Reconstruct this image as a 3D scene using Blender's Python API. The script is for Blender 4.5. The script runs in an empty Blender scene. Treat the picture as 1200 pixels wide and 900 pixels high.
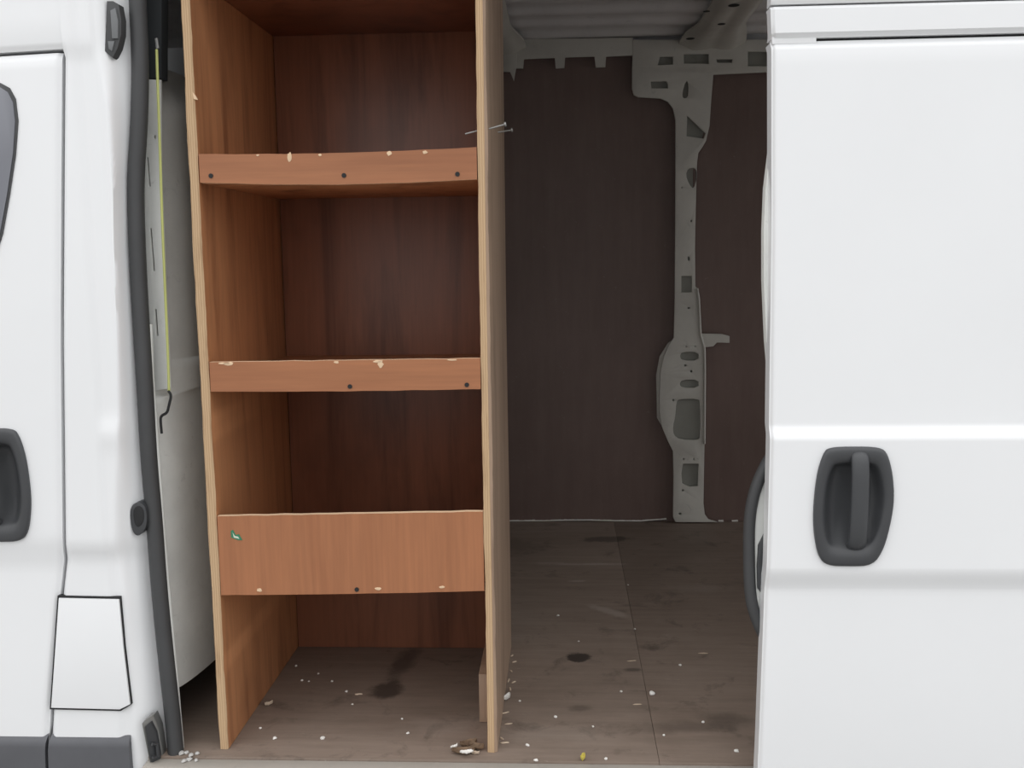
import bpy, bmesh, math, random
from math import sin, cos, radians, pi
from mathutils import Vector, noise
random.seed(7)
S = bpy.context.scene
COL = S.collection

# ------------------------------------------------------------------ camera (1200 x 900 frame)
F = 1184.0
CAM = Vector((0.0, -1.76, 1.49))
YAW, PITCH, ROLL = radians(3.0), radians(7.2), radians(0.77)
fw = Vector((-sin(YAW)*cos(PITCH), cos(YAW)*cos(PITCH), -sin(PITCH)))
r0 = Vector((cos(YAW), sin(YAW), 0))
u0 = r0.cross(fw)
rt = r0*cos(ROLL) - u0*sin(ROLL)
up = r0*sin(ROLL) + u0*cos(ROLL)
def ray(x, y): return fw + rt*((x-600)/F) - up*((y-450)/F)
def at(x, y, Y):                       # point of the photo on the real plane Y = const
    d = ray(x, y); return CAM + d*((Y-CAM.y)/d.y)
def atz(x, y, Z):                      # point of the photo on a horizontal plane
    d = ray(x, y); return CAM + d*((Z-CAM.z)/d.z)
cam = bpy.data.objects.new('camera', bpy.data.cameras.new('camera')); COL.objects.link(cam)
cam.data.sensor_width = 36; cam.data.lens = F/1200*36; cam.data.clip_start = .02
from mathutils import Matrix
cam.matrix_world = Matrix(((rt.x, up.x, -fw.x, CAM.x), (rt.y, up.y, -fw.y, CAM.y), (rt.z, up.z, -fw.z, CAM.z), (0, 0, 0, 1)))
S.camera = cam

FL = 0.55            # load floor height above the road
YR = 1.76            # far side lining
ROOF = 2.21

# ------------------------------------------------------------------ materials
def nt(name):
    m = bpy.data.materials.new(name); m.use_nodes = True
    t = m.node_tree; b = t.nodes['Principled BSDF']
    return m, t, b
def N(t, kind, **kw):
    n = t.nodes.new(kind)
    for k, v in kw.items():
        if k in n.inputs: n.inputs[k].default_value = v
        else: setattr(n, k, v)
    return n
def coords(t, scale):
    tc = N(t, 'ShaderNodeTexCoord'); mp = N(t, 'ShaderNodeMapping'); mp.inputs['Scale'].default_value = scale
    t.links.new(tc.outputs['Object'], mp.inputs['Vector']); return mp.outputs['Vector']
def tex(t, vec, scale, detail=5, rough=.6, dist=0):
    n = N(t, 'ShaderNodeTexNoise'); n.inputs['Scale'].default_value = scale; n.inputs['Detail'].default_value = detail
    n.inputs['Roughness'].default_value = rough; n.inputs['Distortion'].default_value = dist
    t.links.new(vec, n.inputs['Vector']); return n.outputs['Fac']
def ramp(t, fac, stops, interp='LINEAR'):
    r = N(t, 'ShaderNodeValToRGB'); r.color_ramp.interpolation = interp
    while len(r.color_ramp.elements) < len(stops): r.color_ramp.elements.new(.5)
    for e, (p, c) in zip(r.color_ramp.elements, stops):
        e.position = p; e.color = (c, c, c, 1) if not hasattr(c, '__len__') else (*c, 1)
    t.links.new(fac, r.inputs['Fac']); return r.outputs['Color']
def mix(t, fac, a, b, mode='MIX'):
    m = N(t, 'ShaderNodeMix', data_type='RGBA', blend_type=mode)
    for s, v in ((0, fac), (6, a), (7, b)):
        if hasattr(v, 'is_output'): t.links.new(v, m.inputs[s])
        elif s == 0: m.inputs[0].default_value = v
        else: m.inputs[s].default_value = (*v, 1)
    return m.outputs[2]
def bump(t, b, h, strength=.2, dist=.002):
    n = N(t, 'ShaderNodeBump'); n.inputs['Strength'].default_value = strength; n.inputs['Distance'].default_value = dist
    t.links.new(h, n.inputs['Height']); t.links.new(n.outputs['Normal'], b.inputs['Normal'])
def plain(name, col, rough=.5, metal=0, coat=0, var=.12, vs=6):
    m, t, b = nt(name); v = coords(t, (1, 1, 1)); f = tex(t, v, vs)
    c = ramp(t, f, [(.3, tuple(x*(1-var) for x in col)), (.7, tuple(min(1, x*(1+var)) for x in col))])
    t.links.new(c, b.inputs['Base Color']); b.inputs['Roughness'].default_value = rough
    b.inputs['Metallic'].default_value = metal; b.inputs['Coat Weight'].default_value = coat
    return m

def m_paint():
    m = plain('white_paint', (.812, .82, .832), .32, 0, .25, .015, 2); return m
def m_ply(name, base, dark, rough=.55, axis='Z'):
    m, t, b = nt(name)
    sc = (9, 9, .9) if axis == 'Z' else (.9, 9, 9)
    fine = (60, 60, 2.5) if axis == 'Z' else (2.5, 60, 60)
    g1 = tex(t, coords(t, sc), 1.6, 6, .6, .6); g2 = tex(t, coords(t, fine), 2.2, 4, .6)
    blot = tex(t, coords(t, (2.2, 2.2, 1.6)), 1.5, 4, .6)
    c = ramp(t, g1, [(.28, dark), (.5, base), (.75, tuple(x*1.15 for x in base))])
    c = mix(t, .22, c, ramp(t, g2, [(.3, tuple(x*.55 for x in base)), (.7, tuple(x*1.3 for x in base))]))
    c = mix(t, ramp(t, blot, [(.55, 0.), (.75, .5)]), c, dark)
    t.links.new(c, b.inputs['Base Color']); b.inputs['Roughness'].default_value = rough
    bump(t, b, g2, .12, .001)
    return m
def m_edge():
    m, t, b = nt('ply_edge')
    v = coords(t, (1, 1, 1)); w = N(t, 'ShaderNodeTexWave', wave_type='BANDS', bands_direction='X')
    w.inputs['Scale'].default_value = 75; w.inputs['Distortion'].default_value = 2.2; w.inputs['Detail'].default_value = 3; w.inputs['Detail Scale'].default_value = .4
    t.links.new(v, w.inputs['Vector'])
    n = tex(t, coords(t, (20, 20, 3)), 3)
    c = ramp(t, w.outputs['Fac'], [(.12, (.44, .285, .16)), (.45, (.51, .345, .20)), (.9, (.55, .385, .23))])
    c = mix(t, ramp(t, n, [(.52, 0.), (.75, .55)]), c, (.26, .15, .08))
    t.links.new(c, b.inputs['Base Color']); b.inputs['Roughness'].default_value = .8
    bump(t, b, w.outputs['Fac'], .3, .001)
    return m
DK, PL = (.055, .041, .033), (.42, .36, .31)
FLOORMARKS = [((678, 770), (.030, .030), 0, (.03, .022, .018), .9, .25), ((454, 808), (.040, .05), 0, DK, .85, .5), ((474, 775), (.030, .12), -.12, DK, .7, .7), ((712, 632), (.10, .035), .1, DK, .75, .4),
              ((695, 661), (.12, .014), .03, PL, .6, .8), ((716, 717), (.085, .022), -.75, PL, .4, .6), ((676, 681), (.03, .010), .1, PL, .5, .6),
              ((640, 660), (.06, .014), 0, PL, .3, .7), ((850, 845), (.06, .05), .3, DK, .5, .8), ((800, 852), (.10, .03), .1, DK, .4, .8),
              ((681, 830), (.03, .018), .2, DK, .5, .6), ((742, 785), (.022, .012), 0, DK, .7, .6), ((820, 690), (.10, .05), 0, PL, .18, .8), ((520, 850), (.10, .05), .2, PL, .15, .8), ((640, 860), (.16, .04), 0, PL, .15, .8), ((600, 640), (.12, .1), 0, DK, .4, .8)]
def m_floor():
    m, t, b = nt('dirty_plywood_floor')
    a = tex(t, coords(t, (1, 1, 1)), 2.2, 8, .65, .4); g = tex(t, coords(t, (2.2, 22, 2)), 2.0, 6, .7)
    d = tex(t, coords(t, (1, 1, 1)), 9, 8, .7, .5); s = tex(t, coords(t, (1, 1, 1)), 140, 3, .7)
    sc = tex(t, coords(t, (5, 22, 5)), 3.0, 6, .75, 1.2)
    c = ramp(t, a, [(.3, (.17, .125, .098)), (.55, (.235, .18, .145)), (.75, (.29, .23, .19))])
    c = mix(t, .35, c, ramp(t, g, [(.3, (.14, .105, .08)), (.7, (.30, .235, .19))]))
    c = mix(t, ramp(t, d, [(.56, 0.), (.72, .75)]), c, (.075, .055, .043))
    c = mix(t, ramp(t, sc, [(.64, 0.), (.74, .55)]), c, (.44, .38, .33))
    wob = tex(t, coords(t, (1, 1, 1)), 22, 6, .7)
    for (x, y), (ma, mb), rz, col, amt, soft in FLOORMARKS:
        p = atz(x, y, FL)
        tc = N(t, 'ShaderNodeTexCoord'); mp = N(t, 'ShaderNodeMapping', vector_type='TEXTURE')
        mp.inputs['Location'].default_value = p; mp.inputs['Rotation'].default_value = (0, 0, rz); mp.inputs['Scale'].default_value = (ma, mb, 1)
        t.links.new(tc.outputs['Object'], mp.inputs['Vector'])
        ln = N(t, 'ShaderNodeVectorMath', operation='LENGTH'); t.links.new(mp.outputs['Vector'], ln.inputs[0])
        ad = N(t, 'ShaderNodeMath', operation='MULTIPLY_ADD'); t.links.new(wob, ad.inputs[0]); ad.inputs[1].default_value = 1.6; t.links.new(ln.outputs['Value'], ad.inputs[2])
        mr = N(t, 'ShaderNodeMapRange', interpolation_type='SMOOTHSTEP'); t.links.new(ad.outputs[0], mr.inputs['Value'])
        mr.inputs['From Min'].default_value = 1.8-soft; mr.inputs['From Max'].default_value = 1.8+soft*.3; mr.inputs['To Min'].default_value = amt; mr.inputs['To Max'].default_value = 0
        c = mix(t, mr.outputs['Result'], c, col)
    c = mix(t, ramp(t, s, [(.70, 0.), (.76, .6)]), c, (.4, .36, .31))
    t.links.new(c, b.inputs['Base Color']); b.inputs['Roughness'].default_value = .62
    bump(t, b, d, .25, .002)
    return m
def m_lining():
    m, t, b = nt('brown_coated_plywood')
    a = tex(t, coords(t, (1, 1, 1)), 2.4, 8, .6); g = tex(t, coords(t, (14, 14, 1.5)), 2, 6, .7)
    sp = tex(t, coords(t, (30, 30, 46)), 2.0, 5, .8, 2.0)
    c = ramp(t, a, [(.3, (.112, .072, .061)), (.7, (.16, .108, .093))])
    c = mix(t, .25, c, ramp(t, g, [(.3, (.12, .072, .060)), (.7, (.22, .155, .135))]))
    c = mix(t, ramp(t, sp, [(.63, 0.), (.74, .5)]), c, (.45, .40, .36))
    t.links.new(c, b.inputs['Base Color']); b.inputs['Roughness'].default_value = .5
    return m
def m_inner(name, col):
    m, t, b = nt(name)
    a = tex(t, coords(t, (1, 1, 1)), 5, 7, .65); d = tex(t, coords(t, (1, 1, 1)), 26, 6, .75, .8)
    c = ramp(t, a, [(.3, tuple(x*.86 for x in col)), (.7, tuple(x*1.06 for x in col))])
    c = mix(t, ramp(t, d, [(.60, 0.), (.76, .55)]), c, tuple(x*.5 for x in col))
    t.links.new(c, b.inputs['Base Color']); b.inputs['Roughness'].default_value = .5
    return m
PAINT = m_paint()
JAMB = m_inner('cream_door_jamb_paint', (.76, .75, .70))
INNER = m_inner('dusty_white_inner_paint', (.80, .81, .78))
STEEL = m_inner('dusty_grey_steel', (.54, .525, .48))
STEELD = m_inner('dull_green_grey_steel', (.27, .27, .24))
ROOFM = m_inner('painted_roof_steel', (.66, .65, .65))
PLY = m_ply('red_brown_plywood', (.48, .22, .10), (.22, .082, .034))
PLYH = m_ply('orange_plywood_lip', (.345, .138, .060), (.29, .11, .046), .5, 'X')
PLYV = m_ply('orange_plywood_board', (.345, .138, .060), (.29, .11, .046), .5, 'Z')
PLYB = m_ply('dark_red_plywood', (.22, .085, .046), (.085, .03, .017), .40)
PLYG = m_ply('weathered_brown_plywood', (.36, .25, .175), (.20, .13, .088))
EDGE = m_edge()
SPLIT = plain('fresh_split_wood', (.72, .52, .34), .8)
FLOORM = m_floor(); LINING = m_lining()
RUBBER = plain('black_rubber', (.052, .053, .055), .55)
PLASTIC = plain('dark_grey_plastic', (.050, .052, .056), .36)
LATCH = plain('grey_latch_plastic', (.15, .155, .16), .4)
CLAD = plain('grey_plastic_cladding', (.10, .102, .112), .5)
METAL = plain('worn_metal', (.30, .30, .29), .45, .6)
SILLM = m_inner('scuffed_sill_metal', (.40, .37, .33))
BLACK = plain('black_gap', (.012, .012, .013), .7)
DARKIN = plain('dark_cab_void', (.03, .034, .037), .8)
GLASS = plain('tinted_window_glass', (.16, .165, .19), .06, 0, .6, .03)
WHITEBIT = plain('white_crumb', (.82, .80, .76), .8)
GREYBIT = plain('grey_glassy_crumb', (.50, .49, .47), .3)
WOODBIT = plain('pale_splinter', (.62, .50, .38), .85)
LEAFY = plain('yellow_leaf', (.62, .52, .10), .7)
LEAFB = plain('dry_brown_leaf', (.20, .13, .08), .8, 0, 0, .4, 40)
GREEN = plain('green_print', (.03, .20, .10), .5)
PAPER = plain('pale_paper', (.62, .66, .55), .7)
CORD = plain('yellow_green_cord', (.50, .52, .18), .5)
ASPH = plain('asphalt', (.27, .265, .255), .9, 0, 0, .3, 30)
STAIN = plain('dark_stain', (.10, .075, .06), .5)

# ------------------------------------------------------------------ helpers
def wloc(o):
    v = Vector((0, 0, 0))
    while o: v += o.location; o = o.parent
    return v
def obj(name, bm, mats, parent=None, sharp=35, origin=None):
    me = bpy.data.meshes.new(name)
    bmesh.ops.recalc_face_normals(bm, faces=bm.faces[:])
    off = Vector((0, 0, 0))
    if parent: off = wloc(parent)
    elif origin is not None: off = Vector(origin)
    bmesh.ops.translate(bm, verts=bm.verts[:], vec=-off)
    for f in bm.faces: f.smooth = True
    bm.to_mesh(me); bm.free()
    for m in (mats if isinstance(mats, (list, tuple)) else [mats]): me.materials.append(m)
    me.set_sharp_from_angle(angle=radians(sharp))
    o = bpy.data.objects.new(name, me); COL.objects.link(o)
    if parent: o.parent = parent
    else: o.location = off
    return o
def empty(name, loc): 
    o = bpy.data.objects.new(name, None); COL.objects.link(o); o.location = loc; o.empty_display_size = .05; return o
def tag(o, label, cat=None, group=None, kind=None):
    if label: o['label'] = label
    if cat: o['category'] = cat
    if group: o['group'] = group
    if kind: o['kind'] = kind
    return o
def lerp(a, b, t): return a+(b-a)*t
def sst(a, b, x):
    t = max(0., min(1., (x-a)/(b-a))); return t*t*(3-2*t)
def tab(pts, x):                                  # piecewise linear table
    pts = sorted(pts)
    if x <= pts[0][0]: return pts[0][1]
    for (a, ya), (b, yb) in zip(pts, pts[1:]):
        if x <= b: return ya+(yb-ya)*(x-a)/(b-a)
    return pts[-1][1]
def add_box(bm, lo, hi, mi=0, bev=0, seg=2):
    r = bmesh.ops.create_cube(bm, size=1)
    vs = r['verts']
    for v in vs: v.co = Vector([lerp(lo[i], hi[i], v.co[i]+.5) for i in range(3)])
    fs = {f for v in vs for f in v.link_faces}
    for f in fs: f.material_index = mi
    if bev: bmesh.ops.bevel(bm, geom=list({e for v in vs for e in v.link_edges}), offset=bev, segments=seg, affect='EDGES', profile=.6)
def box(lo, hi, bev=0, mi=0):
    bm = bmesh.new(); add_box(bm, lo, hi, mi, bev); return bm
def add_prism(bm, pts, vec, bev=0, mi=0):
    """closed outline (3-D points) pushed along vec; the first cap is bevelled"""
    vs = [bm.verts.new(p) for p in pts]; n = len(vs)
    cap = bm.faces.new(vs); cap.material_index = mi
    ws = [bm.verts.new(Vector(p)+Vector(vec)) for p in pts]
    back = bm.faces.new(ws[::-1]); back.material_index = mi
    for i in range(n):
        f = bm.faces.new((vs[i], ws[i], ws[(i+1) % n], vs[(i+1) % n])); f.material_index = mi
    if bev: bmesh.ops.bevel(bm, geom=list(cap.edges), offset=bev, segments=2, affect='EDGES', profile=.6)
def prism(pts, vec, bev=0):
    bm = bmesh.new(); add_prism(bm, pts, vec, bev); return bm
def smoothpoly(pts, n=3):                         # Chaikin rounding of a closed outline
    for _ in range(n):
        q = []
        for i in range(len(pts)):
            a, b = Vector(pts[i]), Vector(pts[(i+1) % len(pts)])
            q += [a.lerp(b, .25), a.lerp(b, .75)]
        pts = q
    return pts
def smoothline(pts, n=3):
    pts = [Vector(p) for p in pts]
    for _ in range(n):
        q = [pts[0]]
        for a, b in zip(pts, pts[1:]): q += [a.lerp(b, .25), a.lerp(b, .75)]
        pts = q+[pts[-1]]
    return pts
def add_tube(bm, pts, ra, rb=None, seg=10, ref=(0, 1, 0), mi=0, taper=None):
    rb = rb or ra; rings = []; pts = [Vector(p) for p in pts]
    for i, p in enumerate(pts):
        d = (pts[min(i+1, len(pts)-1)]-pts[max(i-1, 0)]).normalized()
        b = Vector(ref); b = (b-d*b.dot(d)).normalized(); a = d.cross(b)
        k = taper(i/(len(pts)-1)) if taper else 1
        rings.append([bm.verts.new(p+a*(ra*k*cos(2*pi*j/seg))+b*(rb*k*sin(2*pi*j/seg))) for j in range(seg)])
    for q, w in zip(rings, rings[1:]):
        for j in range(seg):
            bm.faces.new((q[j], q[(j+1) % seg], w[(j+1) % seg], w[j])).material_index = mi
    bm.faces.new(rings[0][::-1]).material_index = mi; bm.faces.new(rings[-1]).material_index = mi
def tube(pts, ra, rb=None, **k):
    bm = bmesh.new(); add_tube(bm, pts, ra, rb, **k); return bm
def slab(P, nu, nv, thick, us=None, vs=None, dirn=(0, 1, 0)):
    """a curved panel P(u,v) with a back face thick behind it"""
    us = us or [i/nu for i in range(nu+1)]; vs = vs or [j/nv for j in range(nv+1)]
    bm = bmesh.new(); d = Vector(dirn)*thick
    A = [[bm.verts.new(P(u, v)) for u in us] for v in vs]
    B = [[bm.verts.new(Vector(P(u, v))+d) for u in us] for v in vs]
    nu, nv = len(us)-1, len(vs)-1
    for j in range(nv):
        for i in range(nu):
            bm.faces.new((A[j][i], A[j][i+1], A[j+1][i+1], A[j+1][i]))
            bm.faces.new((B[j][i], B[j+1][i], B[j+1][i+1], B[j][i+1]))
    for i in range(nu):
        bm.faces.new((A[0][i], B[0][i], B[0][i+1], A[0][i+1])); bm.faces.new((A[nv][i], A[nv][i+1], B[nv][i+1], B[nv][i]))
    for j in range(nv):
        bm.faces.new((A[j][0], A[j+1][0], B[j+1][0], B[j][0])); bm.faces.new((A[j][nu], B[j][nu], B[j+1][nu], A[j+1][nu]))
    return bm
def cut_plate(name, outer, holes, thick, mat, parent, bevel=0):
    """flat plate with real holes: outer/holes are (x,z) lists, plate front lies at y0"""
    y0 = outer[0].y
    cu = bpy.data.curves.new(name, 'CURVE'); cu.dimensions = '2D'; cu.fill_mode = 'BOTH'; cu.extrude = thick/2; cu.bevel_depth = bevel; cu.bevel_resolution = 1
    for ps in [outer]+holes:
        s = cu.splines.new('POLY'); s.points.add(len(ps)-1); s.use_cyclic_u = True
        for q, p in zip(s.points, ps): q.co = (p.x, p.z, 0, 1)
    t = bpy.data.objects.new('tmp', cu); COL.objects.link(t)
    dg = bpy.context.evaluated_depsgraph_get(); me = bpy.data.meshes.new_from_object(t.evaluated_get(dg))
    bpy.data.objects.remove(t); bpy.data.curves.remove(cu)
    bm = bmesh.new(); bm.from_mesh(me); bpy.data.meshes.remove(me)
    for v in bm.verts: v.co = Vector((v.co.x, y0+thick/2-v.co.z, v.co.y))
    bmesh.ops.remove_doubles(bm, verts=bm.verts[:], dist=1e-5)
    return obj(name, bm, mat, parent, 30)
def px(pts, Y): return [at(x, y, Y) for x, y in pts]
def boolcut(o, cutter_bm):
    me = bpy.data.meshes.new('c'); bmesh.ops.recalc_face_normals(cutter_bm, faces=cutter_bm.faces[:])
    bmesh.ops.translate(cutter_bm, verts=cutter_bm.verts[:], vec=-wloc(o.parent) if o.parent else Vector()); cutter_bm.to_mesh(me); cutter_bm.free()
    c = bpy.data.objects.new('c', me); COL.objects.link(c)
    if o.parent: c.location = wloc(o.parent)
    md = o.modifiers.new('b', 'BOOLEAN'); md.object = c; md.operation = 'DIFFERENCE'; md.solver = 'EXACT'
    bpy.context.view_layer.update()
    dg = bpy.context.evaluated_depsgraph_get(); nm = bpy.data.meshes.new_from_object(o.evaluated_get(dg))
    o.modifiers.clear(); old = o.data; o.data = nm; nm.name = o.name
    bpy.data.objects.remove(c); bpy.data.meshes.remove(me); bpy.data.meshes.remove(old)

# ------------------------------------------------------------------ setting: road, load floor, lining, roof
o = obj('ground', box((-30, -30, -.2), (30, 30, 0)), ASPH); tag(o, None, kind='structure')
bm = bmesh.new()
seam = .172
add_box(bm, (-1.02, .032, FL-.018), (seam-.0004, YR-.004, FL), 0, .0006)
add_box(bm, (seam+.0004, .032, FL-.018), (2.25, YR-.004, FL), 0, .0006)
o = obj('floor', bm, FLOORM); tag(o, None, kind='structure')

def lining(u, v):
    x, z = lerp(-1.0, 2.25, u), lerp(FL-.01, ROOF-.02, v)
    return Vector((x, YR+.004*sin(x*3)+.003*sin(z*5+x), z))
bm = slab(lining, 60, 40, .012)
o = obj('wall_back', bm, LINING); tag(o, None, kind='structure')

# ribbed roof skin, the ribs run the length of the van
ys = []; y = -.02
def roofz(y):
    k = ((y+.03) % .16)/.16
    return ROOF+.014*(sst(.06, .20, k)-sst(.62, .90, k))
def roofp(u, v):
    y = lerp(.03, YR+.01, v); return Vector((lerp(-1.4, 2.25, u), y, roofz(y)))
bm = slab(roofp, 4, 170, .01, dirn=(0, 0, 1))
o = obj('ceiling', bm, ROOFM, None, 50); tag(o, None, kind='structure')

# ================================================================== THE VAN
van = empty('panel_van', (0, .9, 0))
tag(van, 'white panel van with its side door slid open to show the load bay', 'van')

def tabx(pts, Y): 
    t = []
    for x, y in pts:
        p = at(x, y, Y); t.append((p.z, p.x))
    return t
SEAM = tabx([(72, 57), (71, 200), (70, 400), (72.5, 640), (66, 700), (57, 800), (50, 900)], 0.)
z_swa, z_swb = at(70, 636, 0).z, at(70, 661, 0).z
z_door = at(72, 58, 0).z
def ybody(z):                                     # waist crease of the outer skin
    return .013*sst(z_swa, z_swb, z) if False else .013*(1-sst(z_swb, z_swa, z)) + .006*sst(.75, .40, z)
# cab door
def cabdoor(u, v):
    zt = at(lerp(-300, 68, u), lerp(85, 61, u), 0).z
    z = lerp(.25, zt, v); x = lerp(-1.45, tab(SEAM, z)-.0015, u)
    e = .006*(sst(.012, 0, tab(SEAM, z)-x)+sst(.012, 0, zt-z))
    return Vector((x, ybody(z)+e, z))
us = [0, .2, .4, .6, .8, .9, .95, .97, .98, .985, .99, .993, .996, 1]
vs = sorted([i/60 for i in range(61)]+[.992, .996, .998])
cab = obj('cab_door', slab(cabdoor, 0, 0, .03, us, vs), PAINT, van)
# roof side above the cab door, flush with the pillar
def cabroof(u, v):
    zb = at(lerp(-300, 72, u), lerp(81, 57, u), 0).z
    z = lerp(zb, 2.42, v); x = lerp(-1.45, tab(SEAM, 1.9)+.004, u)
    return Vector((x, -.003+.005*sst(.010, 0, z-zb), z))
obj('roof_side', slab(cabroof, 0, 0, .03, [0, .3, .6, .9, 1], [0, .006, .012, .02, .1, .5, 1]), PAINT, van)
# pillar between cab door and opening, turning in to the door jamb
SEALL = tabx([(152, -60), (152, 0), (156, 50), (158, 100), (156, 150), (151, 210), (152, 290), (158, 390), (162, 470), (166, 530), (173, 620), (180, 690), (187, 770), (195, 850), (199, 910)], .05)
EDGEX = tabx([(112, 0), (114, 60), (128, 120), (136, 200), (140, 400), (141, 500), (134, 640), (143, 703), (146.5, 760), (155, 830), (159, 900)], .01)
zc = at(120, 503, 0).z
def pillar(u, v):
    z = lerp(.25, 2.42, v); xa = tab(SEAM, z)+.0045 if z < z_door+.02 else tab(SEAM, z)+.0035
    xb = tab(SEALL, z)+.006; x = lerp(xa, xb, u); ex = tab(EDGEX, z)
    y = ybody(z)
    y += .055*sst(ex-.004, xb-.004, x)**1.15
    c0, c1 = at(100, 300, 0).x, at(139, 300, 0).x            # pressed channel with a round foot
    ch = (sst(c0-.004, c0+.016, x)-sst(c1-.022, c1+.004, x))*sst(zc-.012, zc+.028, z)
    y += .006*max(0, ch)
    d0, d1 = at(120, 560, 0).x, at(140, 560, 0).x
    y += .004*max(0, (sst(d0-.01, d0+.006, x)-sst(d1-.006, d1+.01, x)))*sst(zc-.006, zc-.05, z)
    y += .006*sst(.008, 0, x-xa)*(1 if z < z_door else 0)
    y -= .005*sst(z_door-.004, z_door+.004, z)*(1-sst(at(104, 55, 0).x, at(112, 55, 0).x, x))
    return Vector((x, y, z))
obj('door_pillar', slab(pillar, 44, 150, .012), PAINT, van, 60)
# black backing inside the door shut gap
obj('door_shut_seal', slab(lambda u, v: Vector((tab(SEAM, lerp(.25, 2.0, v))+lerp(-.02, .03, u), .032, lerp(.25, 2.0, v))), 1, 40, .02), BLACK, van)
# lower grey cladding
def cladding(name, xa, xb, par):
    def P(u, v):
        zt = at(100, 863, -.005).z; z = lerp(.24, zt, v); x = lerp(xa(z), xb(z), u)
        return Vector((x, -.008+.018*sst(.03, 0, zt-z)**2+ybody(z), z))
    obj(name, slab(P, 6, 0, .03, None, [0, .4, .7, .9, .92, .94, .96, .98, .99, 1]), CLAD, par)
cladding('side_cladding', lambda z: tab(SEAM, z)+.004, lambda z: tab(EDGEX, z)-.010, van)
cladding('door_cladding', lambda z: -1.45, lambda z: tab(SEAM, z)-.002, cab)
# fuel flap
fl = px([(66, 703), (137, 704.5), (142, 760), (150, 828), (138, 834), (57, 832)], -.001)
yb = ybody(.8)
def shifty(pts, dy): return [p+Vector((0, dy, 0)) for p in pts]
cen = sum(fl, Vector())/len(fl)
gap = [p+Vector((0, yb-.0015, 0)) for p in px([(63.8, 700.5), (137.6, 702), (142.6, 760), (150.6, 829), (138.4, 836.5), (54.6, 834.5)], -.001)]
flap = obj('fuel_flap', prism([p+Vector((0, yb-.005, 0)) for p in fl], (0, .02, 0), .002), PAINT, van)
tag(flap, 'fuel filler flap')
obj('flap_surround', prism(gap, (0, .01, 0)), BLACK, flap)
# cab door window (only its rounded rear edge shows)
wl = [(-160, 120), (-40, 102), (0, 102), (9, 108), (15, 120), (17.5, 142), (15, 180), (8, 228), (0, 272), (-8, 300), (-170, 320)]
fr = [(-166, 116), (-40, 97), (0, 97), (11, 103), (18, 116), (21, 142), (18, 182), (11, 229), (3, 274), (-7, 306), (-175, 326)]
obj('window', prism(px(wl, -.004), (0, .006, 0), .001), GLASS, cab)
obj('window_seal', prism(px(fr, -.0025), (0, .006, 0), .001), RUBBER, cab)

# ---- sculpted grab handle: a bowl sunk in the panel and an upright grip
HO = [(969, 522), (1000, 521), (1029, 522), (1037, 529), (1043, 552), (1045, 582), (1041, 609), (1033, 640), (1020, 660), (992, 661), (966, 660), (956, 650), (951, 624), (950, 597), (954, 555), (962, 529)]
def handle(ctr, mirror, scale, y0, parent, zoff=None):
    base = px(HO, 0); c = at(998, 591, 0)
    pts = [((p.x-c.x)*scale*(-1 if mirror else 1), (p.z-c.z)*scale) for p in base]
    out = [(v.x, v.y) for v in smoothpoly([Vector((a, b, 0)) for a, b in pts], 2)]
    cut = [Vector((ctr[0]+a*.975, y0-.05, ctr[1]+b*.975)) for a, b in out]
    boolcut(parent, prism(cut, (0, .12, 0)))
    prof = [(1.0, .001), (1.0, -.004), (.98, -.0065), (.94, -.0078), (.84, -.0075), (.76, -.0055), (.71, -.001), (.66, .006), (.58, .015), (.45, .021), (.25, .024), (.05, .0245)]
    bm = bmesh.new(); rings = []
    for k, dy in prof:
        ring = []
        for a, b in out:
            kk = k
            b2 = b*k+.013*scale*sst(.78, .45, k); ring.append(bm.verts.new((ctr[0]+a*kk, y0+dy, ctr[1]+b2)))
        rings.append(ring)
    n = len(out)
    for q, w in zip(rings, rings[1:]):
        for j in range(n): bm.faces.new((q[j], q[(j+1) % n], w[(j+1) % n], w[j]))
    bm.faces.new(rings[-1])
    obj('handle_bowl', bm, PLASTIC, parent, 60)
    # grip: a bar bowed outwards, swelling into a cross foot at its lower end
    H = max(b for a, b in out); s = -1 if mirror else 1
    gx = .006*s*scale
    path = [(.88, .002), (.84, -.009), (.6, -.0135), (.3, -.015), (-.1, -.0145), (-.45, -.011), (-.62, -.006), (-.70, .006)]
    P = smoothline([Vector((ctr[0]+gx, y0+d, ctr[1]+H*k)) for k, d in path], 2)
    bm = bmesh.new(); add_tube(bm, P, .0155*scale, .008, seg=16, taper=lambda t: 1+.12*sst(.6, 1, t))
    obj('handle_grip', bm, PLASTIC, parent, 60)
lc = at(-7.5, 568, 0)
handle((lc.x, lc.z), True, .99, ybody(lc.z), cab)

# ---- jamb fittings
p = smoothpoly(px([(152, 600), (155, 591), (163, 588), (170, 593), (172.5, 606), (170, 622), (160, 630), (154, 620)], .026), 2)
gs = obj('door_guide_socket', prism(p, (0, .03, 0), .002), PLASTIC, van)
c = sum(p, Vector())/len(p)
obj('socket_cup', prism([c+(q-c)*.62+Vector((.001, -.0012, .004)) for q in p], (0, .004, 0), .001), BLACK, gs)
st = obj('upper_latch_plate', prism(px([(125, 1), (132, 1), (139, 5), (142, 22), (142, 40), (138, 56), (132, 68), (122.5, 60)], .012), (0, .02, 0), .002), RUBBER, van)
bm = bmesh.new(); add_prism(bm, px([(129, 12), (135, 9), (138, 24), (138, 45), (131, 45)], .008), (0, .01, 0), .0015)
add_prism(bm, px([(126, 48), (134, 48), (131, 60), (127, 57)], .009), (0, .01, 0), .0015)
obj('striker', bm, LATCH, st)
q = [(166, 848), (172, 842), (180, 838), (186, 853), (190, 880), (193, 906), (178, 906)]
def jamb(l, dy): return [at(x, y, lerp(.004, .044, (x-166)/27)+dy) for x, y in l]
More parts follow.
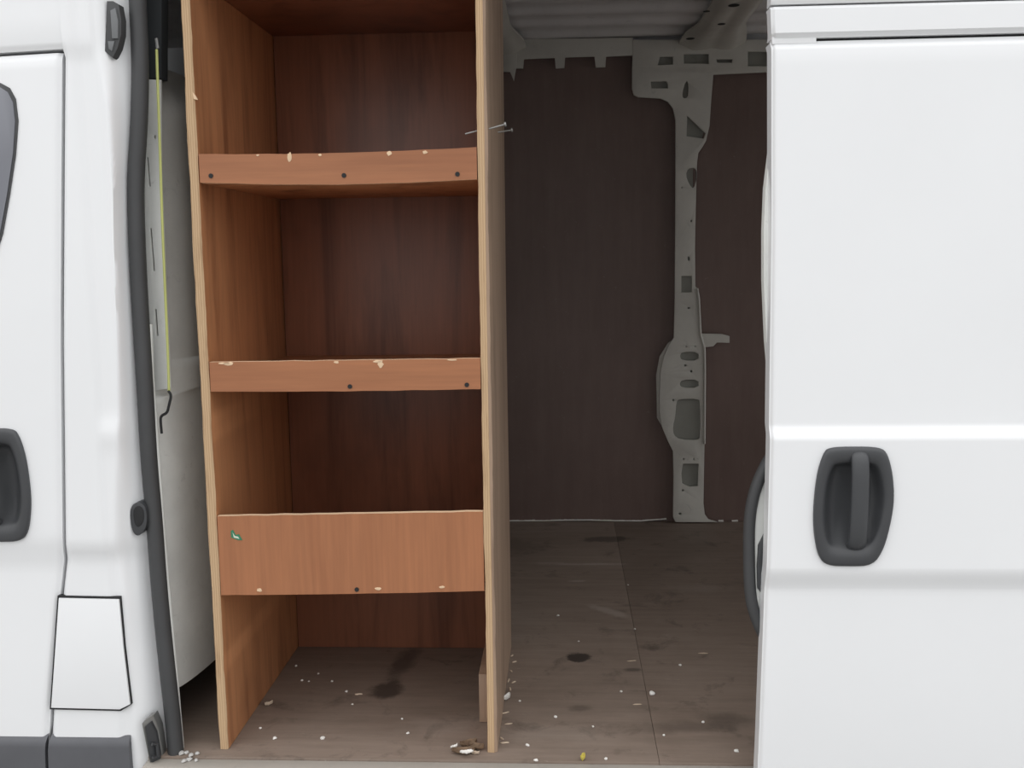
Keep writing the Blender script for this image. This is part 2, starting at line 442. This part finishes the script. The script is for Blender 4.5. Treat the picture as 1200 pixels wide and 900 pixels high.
o2 = obj('lower_latch_plate', prism(jamb(q, -.004), (0, .02, 0), .002), METAL, van)
bm = bmesh.new(); add_prism(bm, jamb([(170, 852), (177, 846), (183, 858), (188, 886), (186, 897), (176, 893)], -.008), (0, .01, 0), .002)
add_tube(bm, jamb([(178, 872), (184, 872), (185, 886), (179, 888)], -.014), .003)
obj('latch_lever', bm, PLASTIC, o2)
# rubber weather seal round the front edge of the opening
SC = [(161, -70), (161, 0), (163.5, 45), (164.5, 90), (163, 150), (158.5, 215), (161, 300), (166, 390), (169.5, 445), (174.5, 540), (181, 610), (186.5, 690), (195, 775), (203.5, 850), (208, 905), (212, 960)]
seal = obj('door_seal', tube(smoothline([at(x, y, .05) for x, y in SC], 2),   .0145, .017, seg=14), RUBBER, van)
# bright bare flange edge behind it
SR = [(176, 380), (178, 440), (185.5, 540), (191, 620), (198, 700), (206, 790), (214, 885)]
obj('pinch_flange', tube([at(x+.8, y, .066) for x, y in SR], .0022, .006, seg=8), INNER, van)

# ---- sill and the rest of the bodyshell
obj('sill_plate', box((-.80, -.002, FL-.05), (.70, .0315, FL-.004), .003), SILLM, van)
obj('outer_sill', box((-.80, -.01, .22), (.70, .02, FL-.05), .006), PAINT, van)
obj('opening_header', box((-1.2, 0, 2.13), (.66, .03, 2.42), .01), PAINT, van)
obj('rear_side_panel', box((.62, 0, .25), (2.3, .03, 2.42), .01), PAINT, van)  # the unseen rear end past this is left open to brighten the bay
obj('far_side_panel', box((-1.45, YR+.02, .25), (2.3, YR+.06, 2.42), .01), PAINT, van)
obj('roof_skin', box((-1.45, 0, 2.42), (2.3, YR+.06, 2.45), .01), PAINT, van)
obj('underbody', box((-1.45, .04, .42), (2.3, YR+.02, FL-.02)), BLACK, van)
obj('cab_trim', box((-1.42, .04, FL), (-1.36, YR, 2.4)), DARKIN, van)

# ---- bulkhead behind the seat, seen edge on left of the racking
XB = at(176, 300, .13).x
zt0 = at(190, 62, .13).z; zm = at(205, 457, .2).z; zl = at(215, 418, .25).z; zb0 = at(205, 803, .13).z
def bulk(u, v):
    Y = lerp(.115, 1.74, u); z = lerp(zb0, zt0, v); x = XB
    a = sst(zm-.003, zm+.003, z); b = sst(zl-.003, zl+.003, z)
    k = max(0., min(1., (Y-.115)/.30)); low = (k*(2-k))**.5       # swelling lower half
    k = max(0., min(1., (Y-.115)/.16)); upr = (k*(2-k))**.7
    x += (1-a)*(-.012+.054*low+.008*sin((z-zb0)*2.2))
    x += a*(-.005+.048*upr+(1-b)*.006+.003*sin(Y*40)*k)
    x -= .05*sst(zt0-.10, zt0, z)
    Y -= .028*(1-a)*(1-u)
    return Vector((x, Y, z))
us = [0, .001, .003, .006, .01, .015, .02, .028, .036, .045, .055, .065, .08, .095, .11, .13, .15, .17, .2, .24, .28, .34, .5, 1]
vs = sorted(set([i/60 for i in range(61)]+[(zm+d-zb0)/(zt0-zb0) for d in (-.004, -.001, .002, .004)]+[(zl+d-zb0)/(zt0-zb0) for d in (-.004, 0, .004)]))
bk = obj('bulkhead', slab(bulk, 0, 0, .01, us, vs, dirn=(-1, 0, 0)), INNER, van, 50)
obj('bulkhead_foot', box((XB-.10, .10, FL+.001), (XB-.075, 1.7, zb0+.06), .004), CLAD, van)
# inner face of the pillar with three slots
ip = px([(166, 93), (188, 94), (189, 200), (194, 330), (200, 455), (172, 458), (166, 300), (160, 150)], .105)
slots = [px(q, .105) for q in ([(171.6, 184), (174, 184), (177, 219), (174.6, 219)], [(175.4, 267), (178, 267), (182, 318), (179.4, 318)], [(181, 362), (183.8, 362), (186, 394), (183.2, 394)], [(180, 158), (183, 158), (183, 163), (180, 163)])]
cut_plate('inner_pillar', ip, slots, .006, INNER, van, .0006)
obj('inner_pillar_backing', prism(px([(168, 180), (176, 180), (188, 400), (176, 400)], .118), (0, .004, 0)), BLACK, van)
obj('upper_void_block', prism(px([(160, -60), (190, -60), (189, 92), (166, 92)], .112), (0, .03, 0), .004), DARKIN, van)  # dark block standing in for the shaded void above the inner pillar

# ---- far side: pillar pressing, roof rail, roof bows
YP = YR-.030
PO = [(742, 47), (741, 84), (741, 104), (743, 111), (748, 113.5), (774, 115), (783, 119), (789, 127), (792, 141), (792, 200), (791.5, 290), (791, 350), (790, 396), (785, 403), (778, 418), (774, 438), (773, 470), (773, 484), (776, 500), (783, 517), (789, 529), (789.5, 560), (789, 606), (792, 611.5), (838, 611.5), (830, 609), (825.5, 603), (824, 590), (824.5, 560), (825.5, 500), (826, 425), (824, 405), (820, 392), (819, 345), (817, 338), (814.5, 336), (814, 290), (815, 240), (816.5, 190), (818, 179), (823, 172), (827, 165), (831, 148), (833, 118), (835.5, 87), (902, 84), (940, 83), (940, 47)]
def roundh(l, n=2): return [Vector((q.x, q.y, 0)) for q in smoothpoly([Vector((a, b, 0)) for a, b in l], n)]
def dot(x, y, rx, ry): return [(x+rx*cos(a*pi/4), y+ry*sin(a*pi/4)) for a in range(8)]
hs = [[(773, 66), (789, 66), (789, 76), (770, 77)], [(801, 63), (831, 63), (831, 75), (801, 75)], [(839, 69), (859, 69), (858, 74), (840, 74)],
      [(762, 95), (781, 95), (783, 98), (783, 104), (763, 104)], [(803, 95), (806.5, 95), (807.5, 105), (806, 115), (800, 116), (799, 109)],
      [(805, 135), (827, 156), (825, 163), (804, 160)], [(806, 197), (815, 196), (817, 205), (815, 217), (812, 222), (807, 216), (803, 205)],
      [(798, 323), (811, 323), (811, 343), (798, 343)], [(799, 412), (819, 412), (819, 423), (799, 423), (796, 417.5)], [(799, 444.5), (819, 444.5), (819, 455), (799, 455), (795.5, 450)],
      [(796, 467), (818, 467), (821, 471), (821, 512), (818, 516), (797, 516), (789, 510), (788, 500), (791, 488), (792, 471)],
      [(800, 543), (819, 543), (818, 570), (808, 571), (799, 567), (798, 555)], [(876, 60), (902, 60), (902, 78), (876, 78)]]
hs = hs+[dot(*d) for d in ((810, 259, 1.6, 1.8), (807, 303, 1.8, 3.2), (807, 361, 2, 1.6), (804, 406, 1.3, 1.3), (814.5, 406, 1.3, 1.3), (803, 428, 2, 1.6), (810, 435, 1.8, 2), (789, 469, 1.8, 2), (800, 574.5, 1.6, 1.6), (797, 602, 2.2, 2), (801, 538, 1.2, 1.8), (813, 538, 1.2, 1.8), (799, 220, 1.2, 1.2))]
pl = cut_plate('body_pillar', px(PO, YP), [smoothpoly(px(h, YP), 1) if i in (4, 6, 8, 9, 10) else px(h, YP) for i, h in enumerate(hs)], .008, STEEL, van, .0012)
tag(pl, 'pressed steel inner pillar with punched holes')
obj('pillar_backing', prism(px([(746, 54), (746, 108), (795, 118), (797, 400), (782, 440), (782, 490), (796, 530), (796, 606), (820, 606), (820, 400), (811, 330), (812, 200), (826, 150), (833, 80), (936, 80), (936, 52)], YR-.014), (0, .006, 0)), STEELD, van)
obj('pillar_flange', prism(px([(769, 440), (773, 418), (783, 402), (789, 398), (780, 418), (776, 438), (775, 484), (779, 505), (770, 490)], YR-.018), (0, .008, 0), .001), STEEL, van)
obj('pillar_lip', tube([at(x, y, YP-.004) for x, y in ((817, 338), (819, 350), (821, 392), (825.5, 408), (826, 430), (825.5, 520))], .004, .005, seg=8), STEEL, van)
obj('side_bracket', prism(px([(822, 391), (846, 391.5), (855, 394), (855, 402), (840, 401), (836, 406), (824, 407)], YP+.004), (0, .012, 0), .001), STEEL, van)
RL = [(590, 46), (590, 80), (613, 80), (614, 69), (650.5, 67.5), (651, 80), (661.5, 79.5), (662, 67), (697, 66), (698, 79), (709.5, 78.5), (710, 66), (741.5, 65), (741.5, 44)]
obj('roof_rail', prism(px(RL, YP+.0005), (0, .010, 0), .001), STEEL, van)
def bow(xl, xr, name='roof_bow'):
    zb = ROOF-.030
    def P(u, v):
        Y = lerp(.04, YR-.03, v); w = 1+.55*sst(YR-.30, YR-.02, Y)
        k = (u-.5)*2; x = (xl+xr)/2+k*(xr-xl)/2*w
        z = zb+.022*sst(.55, 1, abs(k))-.03*sst(YR-.16, YR+.10, Y)
        z += .006*(sst(.1, .2, abs(k))*-1)
        return Vector((x, Y, z))
    return slab(P, 14, 40, .006, dirn=(0, 0, 1))
a, b = atz(828, 20, ROOF-.03), atz(884, 20, ROOF-.03)
rb = obj('roof_bow', bow(a.x, b.x), STEEL, van, 50)
for (x, y, r) in ((860, 5, .016), (845.5, 27, .012), (830, 57, .018), (809, 44, .014), (828, 12, .010)):
    p = atz(x, y, ROOF-.034)
    if p.y > YR-.06: continue
    bm = bmesh.new(); bmesh.ops.create_circle(bm, cap_ends=True, segments=16, radius=1)
    for v in bm.verts: v.co = Vector((p.x+v.co.x*r, p.y+v.co.y*r*1.2, ROOF-.0372-.03*sst(YR-.16, YR+.10, p.y+v.co.y*r*1.2)))
    obj('access_hole', bm, BLACK, rb)
d = at(604, 60, YR-.05).x-at(862, 60, YR-.05).x
obj('roof_bow', bow(a.x+d, b.x+d), STEEL, van, 50)
obj('bow_bracket', prism(px([(588, 60), (606, 56), (605, 78), (602, 95), (598, 84), (588, 84)], YP-.006), (0, .008, 0), .001), STEEL, van)

# ---- sliding door, standing proud of the side
YD = -.07
DL = tabx([(903, -60), (903, 0), (905, 52), (905, 270), (902, 500), (898.5, 640), (896, 720), (893, 800), (890, 900), (888, 960)], YD)
zD = {k: at(1000, k, YD).z for k in (49, 498, 514, 663, 695, 730)}
def ydoor(z):
    y = YD
    y -= .012*(1-sst(zD[514], zD[498], z))            # ledge above the handle field
    y += .014*(1-sst(zD[695], zD[663], z))            # undercut below it
    y += .030*sst(zD[695], .25, z)**2
    return y
z49 = at(905, 48, YD).z
def door(u, v):
    z = lerp(.25, z49, v); xa = tab(DL, z); x = lerp(xa, 1.75, u)
    return Vector((x, ydoor(z)+.007*sst(.007, 0, x-xa)+.010*sst(.012, 0, z49-z), z))
us = [0, .001, .002, .003, .004, .006, .01, .04]+[i/12 for i in range(1, 13)]
vs = sorted(set([i/40 for i in range(41)]+[lerp((zD[a]-.25)/(z49-.25), (zD[b]-.25)/(z49-.25), k/6) for a, b in ((514, 498), (695, 663)) for k in range(-1, 8)]+[.991, .994, .997]))
sd = obj('sliding_door', slab(door, 0, 0, .035, us, vs), PAINT, van, 40)
tag(sd, 'white sliding side door slid open')
hc = at(998, 591, YD)
handle((hc.x, hc.z), False, .955, ydoor(hc.z), sd)
# upper run of the door with its slots
zu = at(905, 7.5, YD).z
gx = at(958, 48, YD).x
def dup_(u, v):
    z = lerp(z49+.0045, zu, v); x = lerp(tab(DL, z), 1.75, u)
    return Vector((x, YD-.002+.005*sst(.006, 0, x-tab(DL, z))+.008*sst(.008, 0, z-(z49+.0045))+.005*sst(.005, 0, zu-z), z))
obj('upper_panel', slab(dup_, 0, 0, .03, [0, .001, .002, .004, .006, .1, .5, 1], [0, .03, .06, .1, .15, .5, .9, .95, .98, 1]), PAINT, sd)
def dtop(u, v):
    z = lerp(zu+.003, 2.2, v); x = lerp(tab(DL, z), 1.75, u); return Vector((x, YD-.002+.004*sst(.005, 0, z-zu-.003), z))
obj('top_panel', slab(dtop, 0, 0, .03, [0, .5, 1], [0, .008, .02, .1, 1]), PAINT, sd)
obj('slot_filler', box((tab(DL, z49)+.001, YD+.006, z49-.004), (gx, YD+.03, z49+.010), .002), PAINT, sd)
obj('rail_slot', box((tab(DL, z49)+.004, YD+.016, z49-.03), (1.75, YD+.03, zu+.02)), BLACK, sd)
# inner shell that shows past the edge of the outer skin
isl = [(912, 130), (903, 170), (897, 220), (895, 270), (895, 330), (898, 400), (904, 470), (915, 500)]
obj('inner_shell', prism(px(isl+[(1000, 500), (1000, 130)], -.034), (0, .022, 0), .003), INNER, sd)
arc = [(912, 520), (903, 533), (893, 549), (882, 575), (876, 607), (875.5, 650), (877, 700), (884, 724), (893, 745), (902, 760)]
obj('inner_frame_seal', tube(smoothline([at(x+2, y, -.022) for x, y in arc], 2), .0105, .012, seg=12), RUBBER, sd)
obj('inner_frame', prism(px([(915, 524), (905, 536), (896, 552), (887, 578), (882, 607), (882, 650), (883, 698), (890, 722), (899, 742), (915, 760)], -.024), (0, .02, 0), .002), INNER, sd)
lock = obj('lock_cover', prism(px([(908, 620), (896, 626), (889, 640), (887.5, 665), (888, 690), (893, 697), (908, 697)], -.032), (0, .02, 0), .004), PLASTIC, sd)

# ================================================================== PLYWOOD RACKING
YF, YB = .062, .59
xl0, xl1 = at(235, 450, YF).x, at(245.5, 450, YF).x
xr0, xr1 = at(564, 450, YF).x, at(575.5, 450, YF).x
TOPZ = 2.17
rack = empty('shelving_unit', ((xl0+xr1)/2, YF, FL))
tag(rack, 'tall reddish plywood racking with lipped shelves standing in the open van doorway', 'shelving unit')
def board(x0, x1, ztop, seedv, outmat, worn):
    """upright with a slightly chipped, hand cut front edge"""
    bm = bmesh.new(); zs = [FL+.0005+(ztop-FL)*i/90 for i in range(91)]
    def jit(z, k): return .0016*noise.noise(Vector((seedv+k*3.1, z*9, 0)))+.0010*noise.noise(Vector((seedv+k, z*40, 5)))
    rows = []
    for z in zs:
        lx = .0018*noise.noise(Vector((seedv, z*1.7, 9)))
        rows.append([bm.verts.new(q) for q in ((x0+jit(z, 1)+lx, YF+.0012, z), (x0+.002+lx, YF+jit(z, 2)*.5-.0006, z), (x1-worn+lx, YF+jit(z, 3)*.5-.0006, z), (x1+jit(z, 4)+lx, YF+.0012+worn*.3, z), (x1+lx, YB, z), (x0+lx, YB, z))])
    for a, b in zip(rows, rows[1:]):
        for j in range(6):
            f = bm.faces.new((a[j], a[(j+1) % 6], b[(j+1) % 6], b[j])); f.material_index = 1 if j in (0, 1) or (j == 2 and worn < .003) else (2 if j in (outmat, 2) else 0)
    bm.faces.new(rows[0][::-1]); bm.faces.new(rows[-1])
    return bm
sl = obj('side_panel', board(xl0, xl1, TOPZ, 1.7, 5, .002), [PLY, EDGE, PLYG], rack, 25)
sr = obj('side_panel', board(xr0, xr1, TOPZ, 8.3, 3, .005), [PLY, EDGE, PLYG], rack, 25)
sr['label'] = 'right hand upright with a weathered brown outer face'
XI0, XI1 = xl1+.0012, xr0-.0012
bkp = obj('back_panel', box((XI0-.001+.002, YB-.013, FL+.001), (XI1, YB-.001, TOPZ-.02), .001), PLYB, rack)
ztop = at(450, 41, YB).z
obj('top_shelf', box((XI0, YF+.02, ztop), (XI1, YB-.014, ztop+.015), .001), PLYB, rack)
# each lip follows the photograph's corners: top-left, top-right, bottom-right, bottom-left
LIPS = [((232, 180.5), (560, 172.5), (560, 210), (234, 214)), ((245, 424.5), (563, 420), (563, 456), (247, 459)), ((255, 605), (566, 599.5), (568, 692.5), (258, 697.5))]
HOL = [[(247, 206), (403, 205.5), (536, 204)], [(410, 453), (547, 451)], [(418, 691)]]
CHP = [[(339, 184.5, 3.2, 6.5), (456, 179.5, 3, 3.6), (375, 181.5, 2, 1.6), (498, 178.3, 3.2, 2.2), (302, 182, 2, 1.2)], [(268, 426.5, 6, 2.6), (262, 426, 9, 1.4), (394, 424.5, 3, 2), (446, 427, 3.5, 4.6), (443, 423.5, 7, 1.6), (530, 421.8, 6, 1)], [(304, 691.5, 3.2, 2.6), (518, 688, 4, 1.6), (443, 690, 4, 2)]]
for i, (L, H, Cc) in enumerate(zip(LIPS, HOL, CHP)):
    q = px(L, YF+.001)
    q[0].x = q[3].x = XI0; q[1].x = q[2].x = XI1
    zb = q[3].z
    n = 16; top = [q[0].lerp(q[1], k/n)+Vector((0, 0, .0012*noise.noise(Vector((k*.9, i*7, 0))))) for k in range(n+1)]
    sag = .006 if i == 0 else .0015
    bot = [q[3].lerp(q[2], k/n)-Vector((0, 0, sag*sin(pi*k/n)))+Vector((0, 0, .001*noise.noise(Vector((k*.7, i*5+2, 0))))) for k in range(n+1)]
    if i == 0: top = [t-Vector((0, 0, .004*sin(pi*k/n))) for k, t in enumerate(top)]
    bm = bmesh.new()
    A = [bm.verts.new(v) for v in top]; B = [bm.verts.new(v) for v in bot]
    D = Vector((0, .012, 0)); A2 = [bm.verts.new(v+D) for v in top]; B2 = [bm.verts.new(v+D) for v in bot]
    for k in range(n):
        bm.faces.new((A[k], A[k+1], B[k+1], B[k])); bm.faces.new((A2[k], B2[k], B2[k+1], A2[k+1]))
        bm.faces.new((A[k], A2[k], A2[k+1], A[k+1])).material_index = 1; bm.faces.new((B[k], B[k+1], B2[k+1], B2[k])).material_index = 1
    bm.faces.new((A[0], B[0], B2[0], A2[0])); bm.faces.new((A[n], A2[n], B2[n], B[n]))
    lip = obj('shelf_lip', bm, [PLYV if i == 2 else PLYH, SPLIT], rack, 25)
    if i == 2: lip['label'] = 'deep front board of the lowest shelf'
    zs = min(v.z for v in bot)+.006
    obj('shelf', box((XI0, YF+.0135, zs), (XI1, YB-.014, zs+.012), .0008), PLY, rack)
    for (x, y) in H:
        c = at(x, y, YF); bm = bmesh.new()
        add_tube(bm, [c+Vector((0, -.0004, 0)), c+Vector((0, .004, 0))], .0042, seg=12, ref=(0, 0, 1))
        obj('screw', bm, BLACK, lip)
    for (x, y, rx, ry) in Cc:
        pts = [(x+rx*cos(a*pi/5)*random.uniform(.7, 1.15), y+ry*sin(a*pi/5)*random.uniform(.6, 1.1)) for a in range(10)]
        obj('chipped_patch', prism(px(pts, YF+.0003), (0, .002, 0), .0003), SPLIT, lip)
    if i == 2:
        o = obj('sticker_scrap', prism(px([(270.5, 622), (273, 621), (276, 627), (280, 626), (284, 633), (279, 633), (271, 630)], YF+.0002), (0, .001, 0)), GREEN, lip)
        o['label'] = 'torn scrap of green and pale sticker'
        obj('sticker_scrap', prism(px([(272.5, 624), (275, 628), (279, 629), (280.5, 631.5), (274, 630)], YF-.0002), (0, .001, 0)), PAPER, lip)
# cleat on the floor at the foot of the right upright
p1 = atz(560, 847, FL)
bm = bmesh.new(); add_box(bm, (xr0-.026, p1.y, FL+.001), (xr0-.002, YB-.02, at(560, 790, p1.y).z), 0, .002)
obj('batten', bm, PLYG, rack)
# splinter and nails
obj('splinter', prism([at(225.5, 107.5, YF-.001), at(228.5, 111.5, YF-.001), at(231.5, 117, YF-.003), at(227, 116, YF-.001)], (0, .004, 0)), SPLIT, sl)
def nail(a, b, par, head=True):
    bm = bmesh.new(); add_tube(bm, [a, b], .0014, seg=8, ref=(0, 0, 1))
    if head:
        d = (b-a).normalized(); add_tube(bm, [b, b+d*.003], .0042, seg=12, ref=(0, 0, 1))
    obj('nail', bm, METAL, par)
nail(at(573, 151, .075), at(591, 146, .078), sr)
nail(at(583.5, 155, .32), at(599, 152.5, .32), sr)
nail(at(561, 153, .078), at(545, 157, .074), sr, False)

# ================================================================== small loose things
# cord hanging in front of the bulkhead
cd = empty('hanging_cord', at(190, 480, .075))
tag(cd, 'thin yellow green cord with a black hook hanging beside the door pillar', 'cord')
obj('cord', tube(smoothline([at(x, y, .075) for x, y in ((183.5, 58), (184.5, 90), (187, 160), (190, 260), (193.5, 340), (197, 420), (198, 458))], 2), .0026, seg=8), CORD, cd)
o = obj('hook', tube(smoothline([at(x, y, .073) for x, y in ((197, 458), (201, 463), (198, 475), (196, 484), (189, 487), (188, 492), (189.5, 508))], 2), .0026, seg=8), BLACK, cd)
obj('clip', prism(px([(181, 45), (184, 44), (186, 56), (183, 58)], .073), (0, .004, 0), .0006), METAL, cd)

def chip(name, x, y, w, d, h, mat, rz, label, cat, group=None, z=FL):
    w, d, h = w*.8, d*.8, h*.8
    p = atz(x, y, z); bm = bmesh.new()
    bmesh.ops.create_icosphere(bm, subdivisions=2, radius=1)
    s = random.random()*50
    for v in bm.verts:
        n = 1+.45*noise.noise(v.co*1.4+Vector((s, 0, 0)))
        q = Vector((v.co.x*w*n, v.co.y*d*n, max(v.co.z, -.5)*h*n))
        v.co = Vector((q.x*cos(rz)-q.y*sin(rz), q.x*sin(rz)+q.y*cos(rz), q.z))
    zmin = min(v.co.z for v in bm.verts)
    bmesh.ops.translate(bm, verts=bm.verts[:], vec=(p.x, p.y, z-zmin+.0004))
    o = obj(name, bm, mat, None, 60, (p.x, p.y, z)); tag(o, label, cat, group); return o
for (x, y, s) in ((378, 866, 1.5), (322, 866, 1.3), (347, 781, 1), (354, 798, 1), (373, 790, .8), (389, 799, .9), (406, 811, 1), (413, 826, .8), (478, 860, 1), (305, 854, 1), (362, 799, .7), (471, 843, .8)):
    chip('crumb', x, y, .0042*s, .0036*s, .0026*s, WHITEBIT, random.random()*3, 'small white crumb on the floor inside the bottom bay of the racking', 'crumb', 'white crumbs in the bottom bay')
for (x, y, s) in ((797, 780, 1.1), (651, 841, 1.2), (824, 847, 1.1), (863, 881, 1.4), (628, 892, 1.3), (710, 890, 1.1), (654, 722, 1.2), (695, 852, .8), (744, 738, 1), (618, 874, 1.2), (728, 811, 1), (678, 752, .8), (609, 822, .9), (736, 686, .8), (778, 862, .8)):
    chip('crumb', x, y, .0040*s, .0034*s, .0026*s, WHITEBIT, random.random()*3, 'tiny white crumb on the open floor right of the racking', 'crumb', 'white crumbs on the open floor')
chip('pebble', 764, 814, .0075, .0085, .006, WHITEBIT, .3, 'bright white pebble beside the floor seam, the brightest speck on the open floor', 'pebble')
for (x, y, w, a) in ((592, 871, .011, .2), (600, 769, .008, 1.2), (596, 798, .012, 1.4), (603, 776, .008, .6), (598, 808, .011, 1.7), (602, 800, .007, .9), (592, 836, .012, .5), (596, 849, .010, .2), (588, 866, .009, 2.2), (599, 787, .007, 2.0)):
    chip('splinter', x, y, w, .0026, .002, WOODBIT, a, 'pale wood splinter lying along the foot of the right upright', 'wood splinter', 'splinters beside the right upright')
chip('splinter', 420, 814, .012, .003, .002, WOODBIT, .2, 'thin wood splinter on the floor in the middle of the bottom bay', 'wood splinter')
chip('splinter', 747, 826, .011, .0024, .0015, WOODBIT, .1, 'thin pale splinter just left of the white pebble', 'wood splinter')
chip('splinter', 740, 775, .014, .0026, .0015, WOODBIT, .3, 'thin pale splinter on the middle of the open floor', 'wood splinter')
chip('splinter', 824, 766, .014, .0030, .0015, WOODBIT, .0, 'thin pale splinter on the open floor towards the sliding door', 'wood splinter')
def leaf(name, x, y, L, W, rz, mat, label, cat, curl=.012, z=FL):
    p = atz(x, y, z); s = random.random()*40
    def P(u, v):
        t = u*2-1; k = v*2-1; w = W*(1-t*t)**.7+.0004
        a = Vector((t*L, k*w, .004+curl*(k*k*.6+t*t*.5)*.9+.003*noise.noise(Vector((t*3+s, k*3, 0)))))
        return Vector((p.x+a.x*cos(rz)-a.y*sin(rz), p.y+a.x*sin(rz)+a.y*cos(rz), z+a.z))
    bm = slab(P, 12, 8, .0008, dirn=(0, 0, 1))
    zmin = min(v.co.z for v in bm.verts); bmesh.ops.translate(bm, verts=bm.verts[:], vec=(0, 0, z+.0004-zmin))
    o = obj(name, bm, mat, None, 60, (p.x, p.y, z)); tag(o, label, cat); return o
leaf('leaf', 683, 891.5, .007, .0042, 1.2, LEAFY, 'small yellow leaf on the front edge of the floor', 'leaf')
leaf('dried_leaf', 543, 883, .022, .011, .15, LEAFB, 'curled brown dried leaf at the left of the litter by the right upright', 'dried leaf', .011)
leaf('dried_leaf', 558, 878, .017, .009, -.4, LEAFB, 'curled brown dried leaf touching the foot of the right upright', 'dried leaf')
leaf('dried_leaf', 549, 874, .018, .010, .5, LEAFB, 'curled brown dried leaf at the back of the litter by the right upright', 'dried leaf', .011)
leaf('paper_scrap', 556, 884, .010, .003, -.3, WOODBIT, 'pale woody flake at the front of the leaf litter', 'scrap', .006)
leaf('paper_scrap', 547, 883, .013, .0055, .15, WHITEBIT, 'white flake on top of the brown leaf litter', 'scrap', .004, FL+.009)
leaf('paper_scrap', 532, 877, .008, .004, .7, WHITEBIT, 'pale torn flake at the left end of the leaf litter', 'scrap', .004)
leaf('paper_scrap', 594, 820, .013, .006, 1.1, WHITEBIT, 'pale curled flake halfway along the foot of the right upright', 'scrap', .010)
leaf('paper_scrap', 315, 827, .009, .004, .6, WOODBIT, 'pale curled flake beside the foot of the left upright', 'scrap', .008)
for (x, y, s) in ((213, 884, 1.6), (219, 883, 1.3), (224, 886, 1.5), (231, 884, 1.2), (222, 891, 1.5), (216, 893, 1.4), (230, 892, 1.2)):
    chip('glass_crumb', x, y, .0048*s, .004*s, .003*s, GREYBIT, random.random()*3, 'pale glassy crumb in the corner by the door seal and sill', 'crumb', 'glassy crumbs by the door seal', FL if at(x, y, .032).z > FL else FL-.004)
# frayed pale edge along the foot of the lining
bm = bmesh.new(); pts = [(596, 611.0), (640, 610.8), (660, 610.2), (690, 610), (720, 610.8), (750, 611), (765, 609.8), (781, 608.8)]
n = 60
for sgn in range(n):
    x0, x1 = 596+(781-596)*sgn/n, 596+(781-596)*(sgn+1)/n
    y0, y1 = tab(pts, x0), tab(pts, x1)
    h = .004*(.6+.9*abs(noise.noise(Vector((sgn*.6, 3, 0)))))
    A = at(x0, y0, YR-.010); B = at(x1, y1, YR-.010); A.z = max(A.z, FL+.001); B.z = max(B.z, FL+.001)
    add_prism(bm, [A, B, B+Vector((0, 0, h)), A+Vector((0, 0, h))], (0, .008, 0))
for a, b in ((842, 848), (858, 865)):
    A, B = at(a, 609.5, YR-.01), at(b, 609, YR-.01); A.z = B.z = FL+.001
    add_prism(bm, [A, B, B+Vector((0, 0, .005)), A+Vector((0, 0, .004))], (0, .008, 0))
o = obj('trim_1', bm, WHITEBIT); tag(o, None, kind='structure')

# ------------------------------------------------------------------ overcast daylight
w = bpy.data.worlds.new('overcast_sky'); S.world = w; w.use_nodes = True
t = w.node_tree; bg = t.nodes['Background']
tc = N(t, 'ShaderNodeTexCoord'); sp = N(t, 'ShaderNodeSeparateXYZ'); t.links.new(tc.outputs['Generated'], sp.inputs[0])
c = ramp(t, sp.outputs['Z'], [(0., (.44, .445, .45)), (.35, (.68, .685, .69)), (1., (.995, .995, 1.))])
t.links.new(c, bg.inputs['Color']); bg.inputs['Strength'].default_value = 1.2

vs_ = S.view_settings
S.display_settings.display_device = 'sRGB'
vs_.view_transform = 'Standard'; vs_.look = 'None'; vs_.gamma = 1; vs_.use_curve_mapping = False; vs_.exposure = 0.82
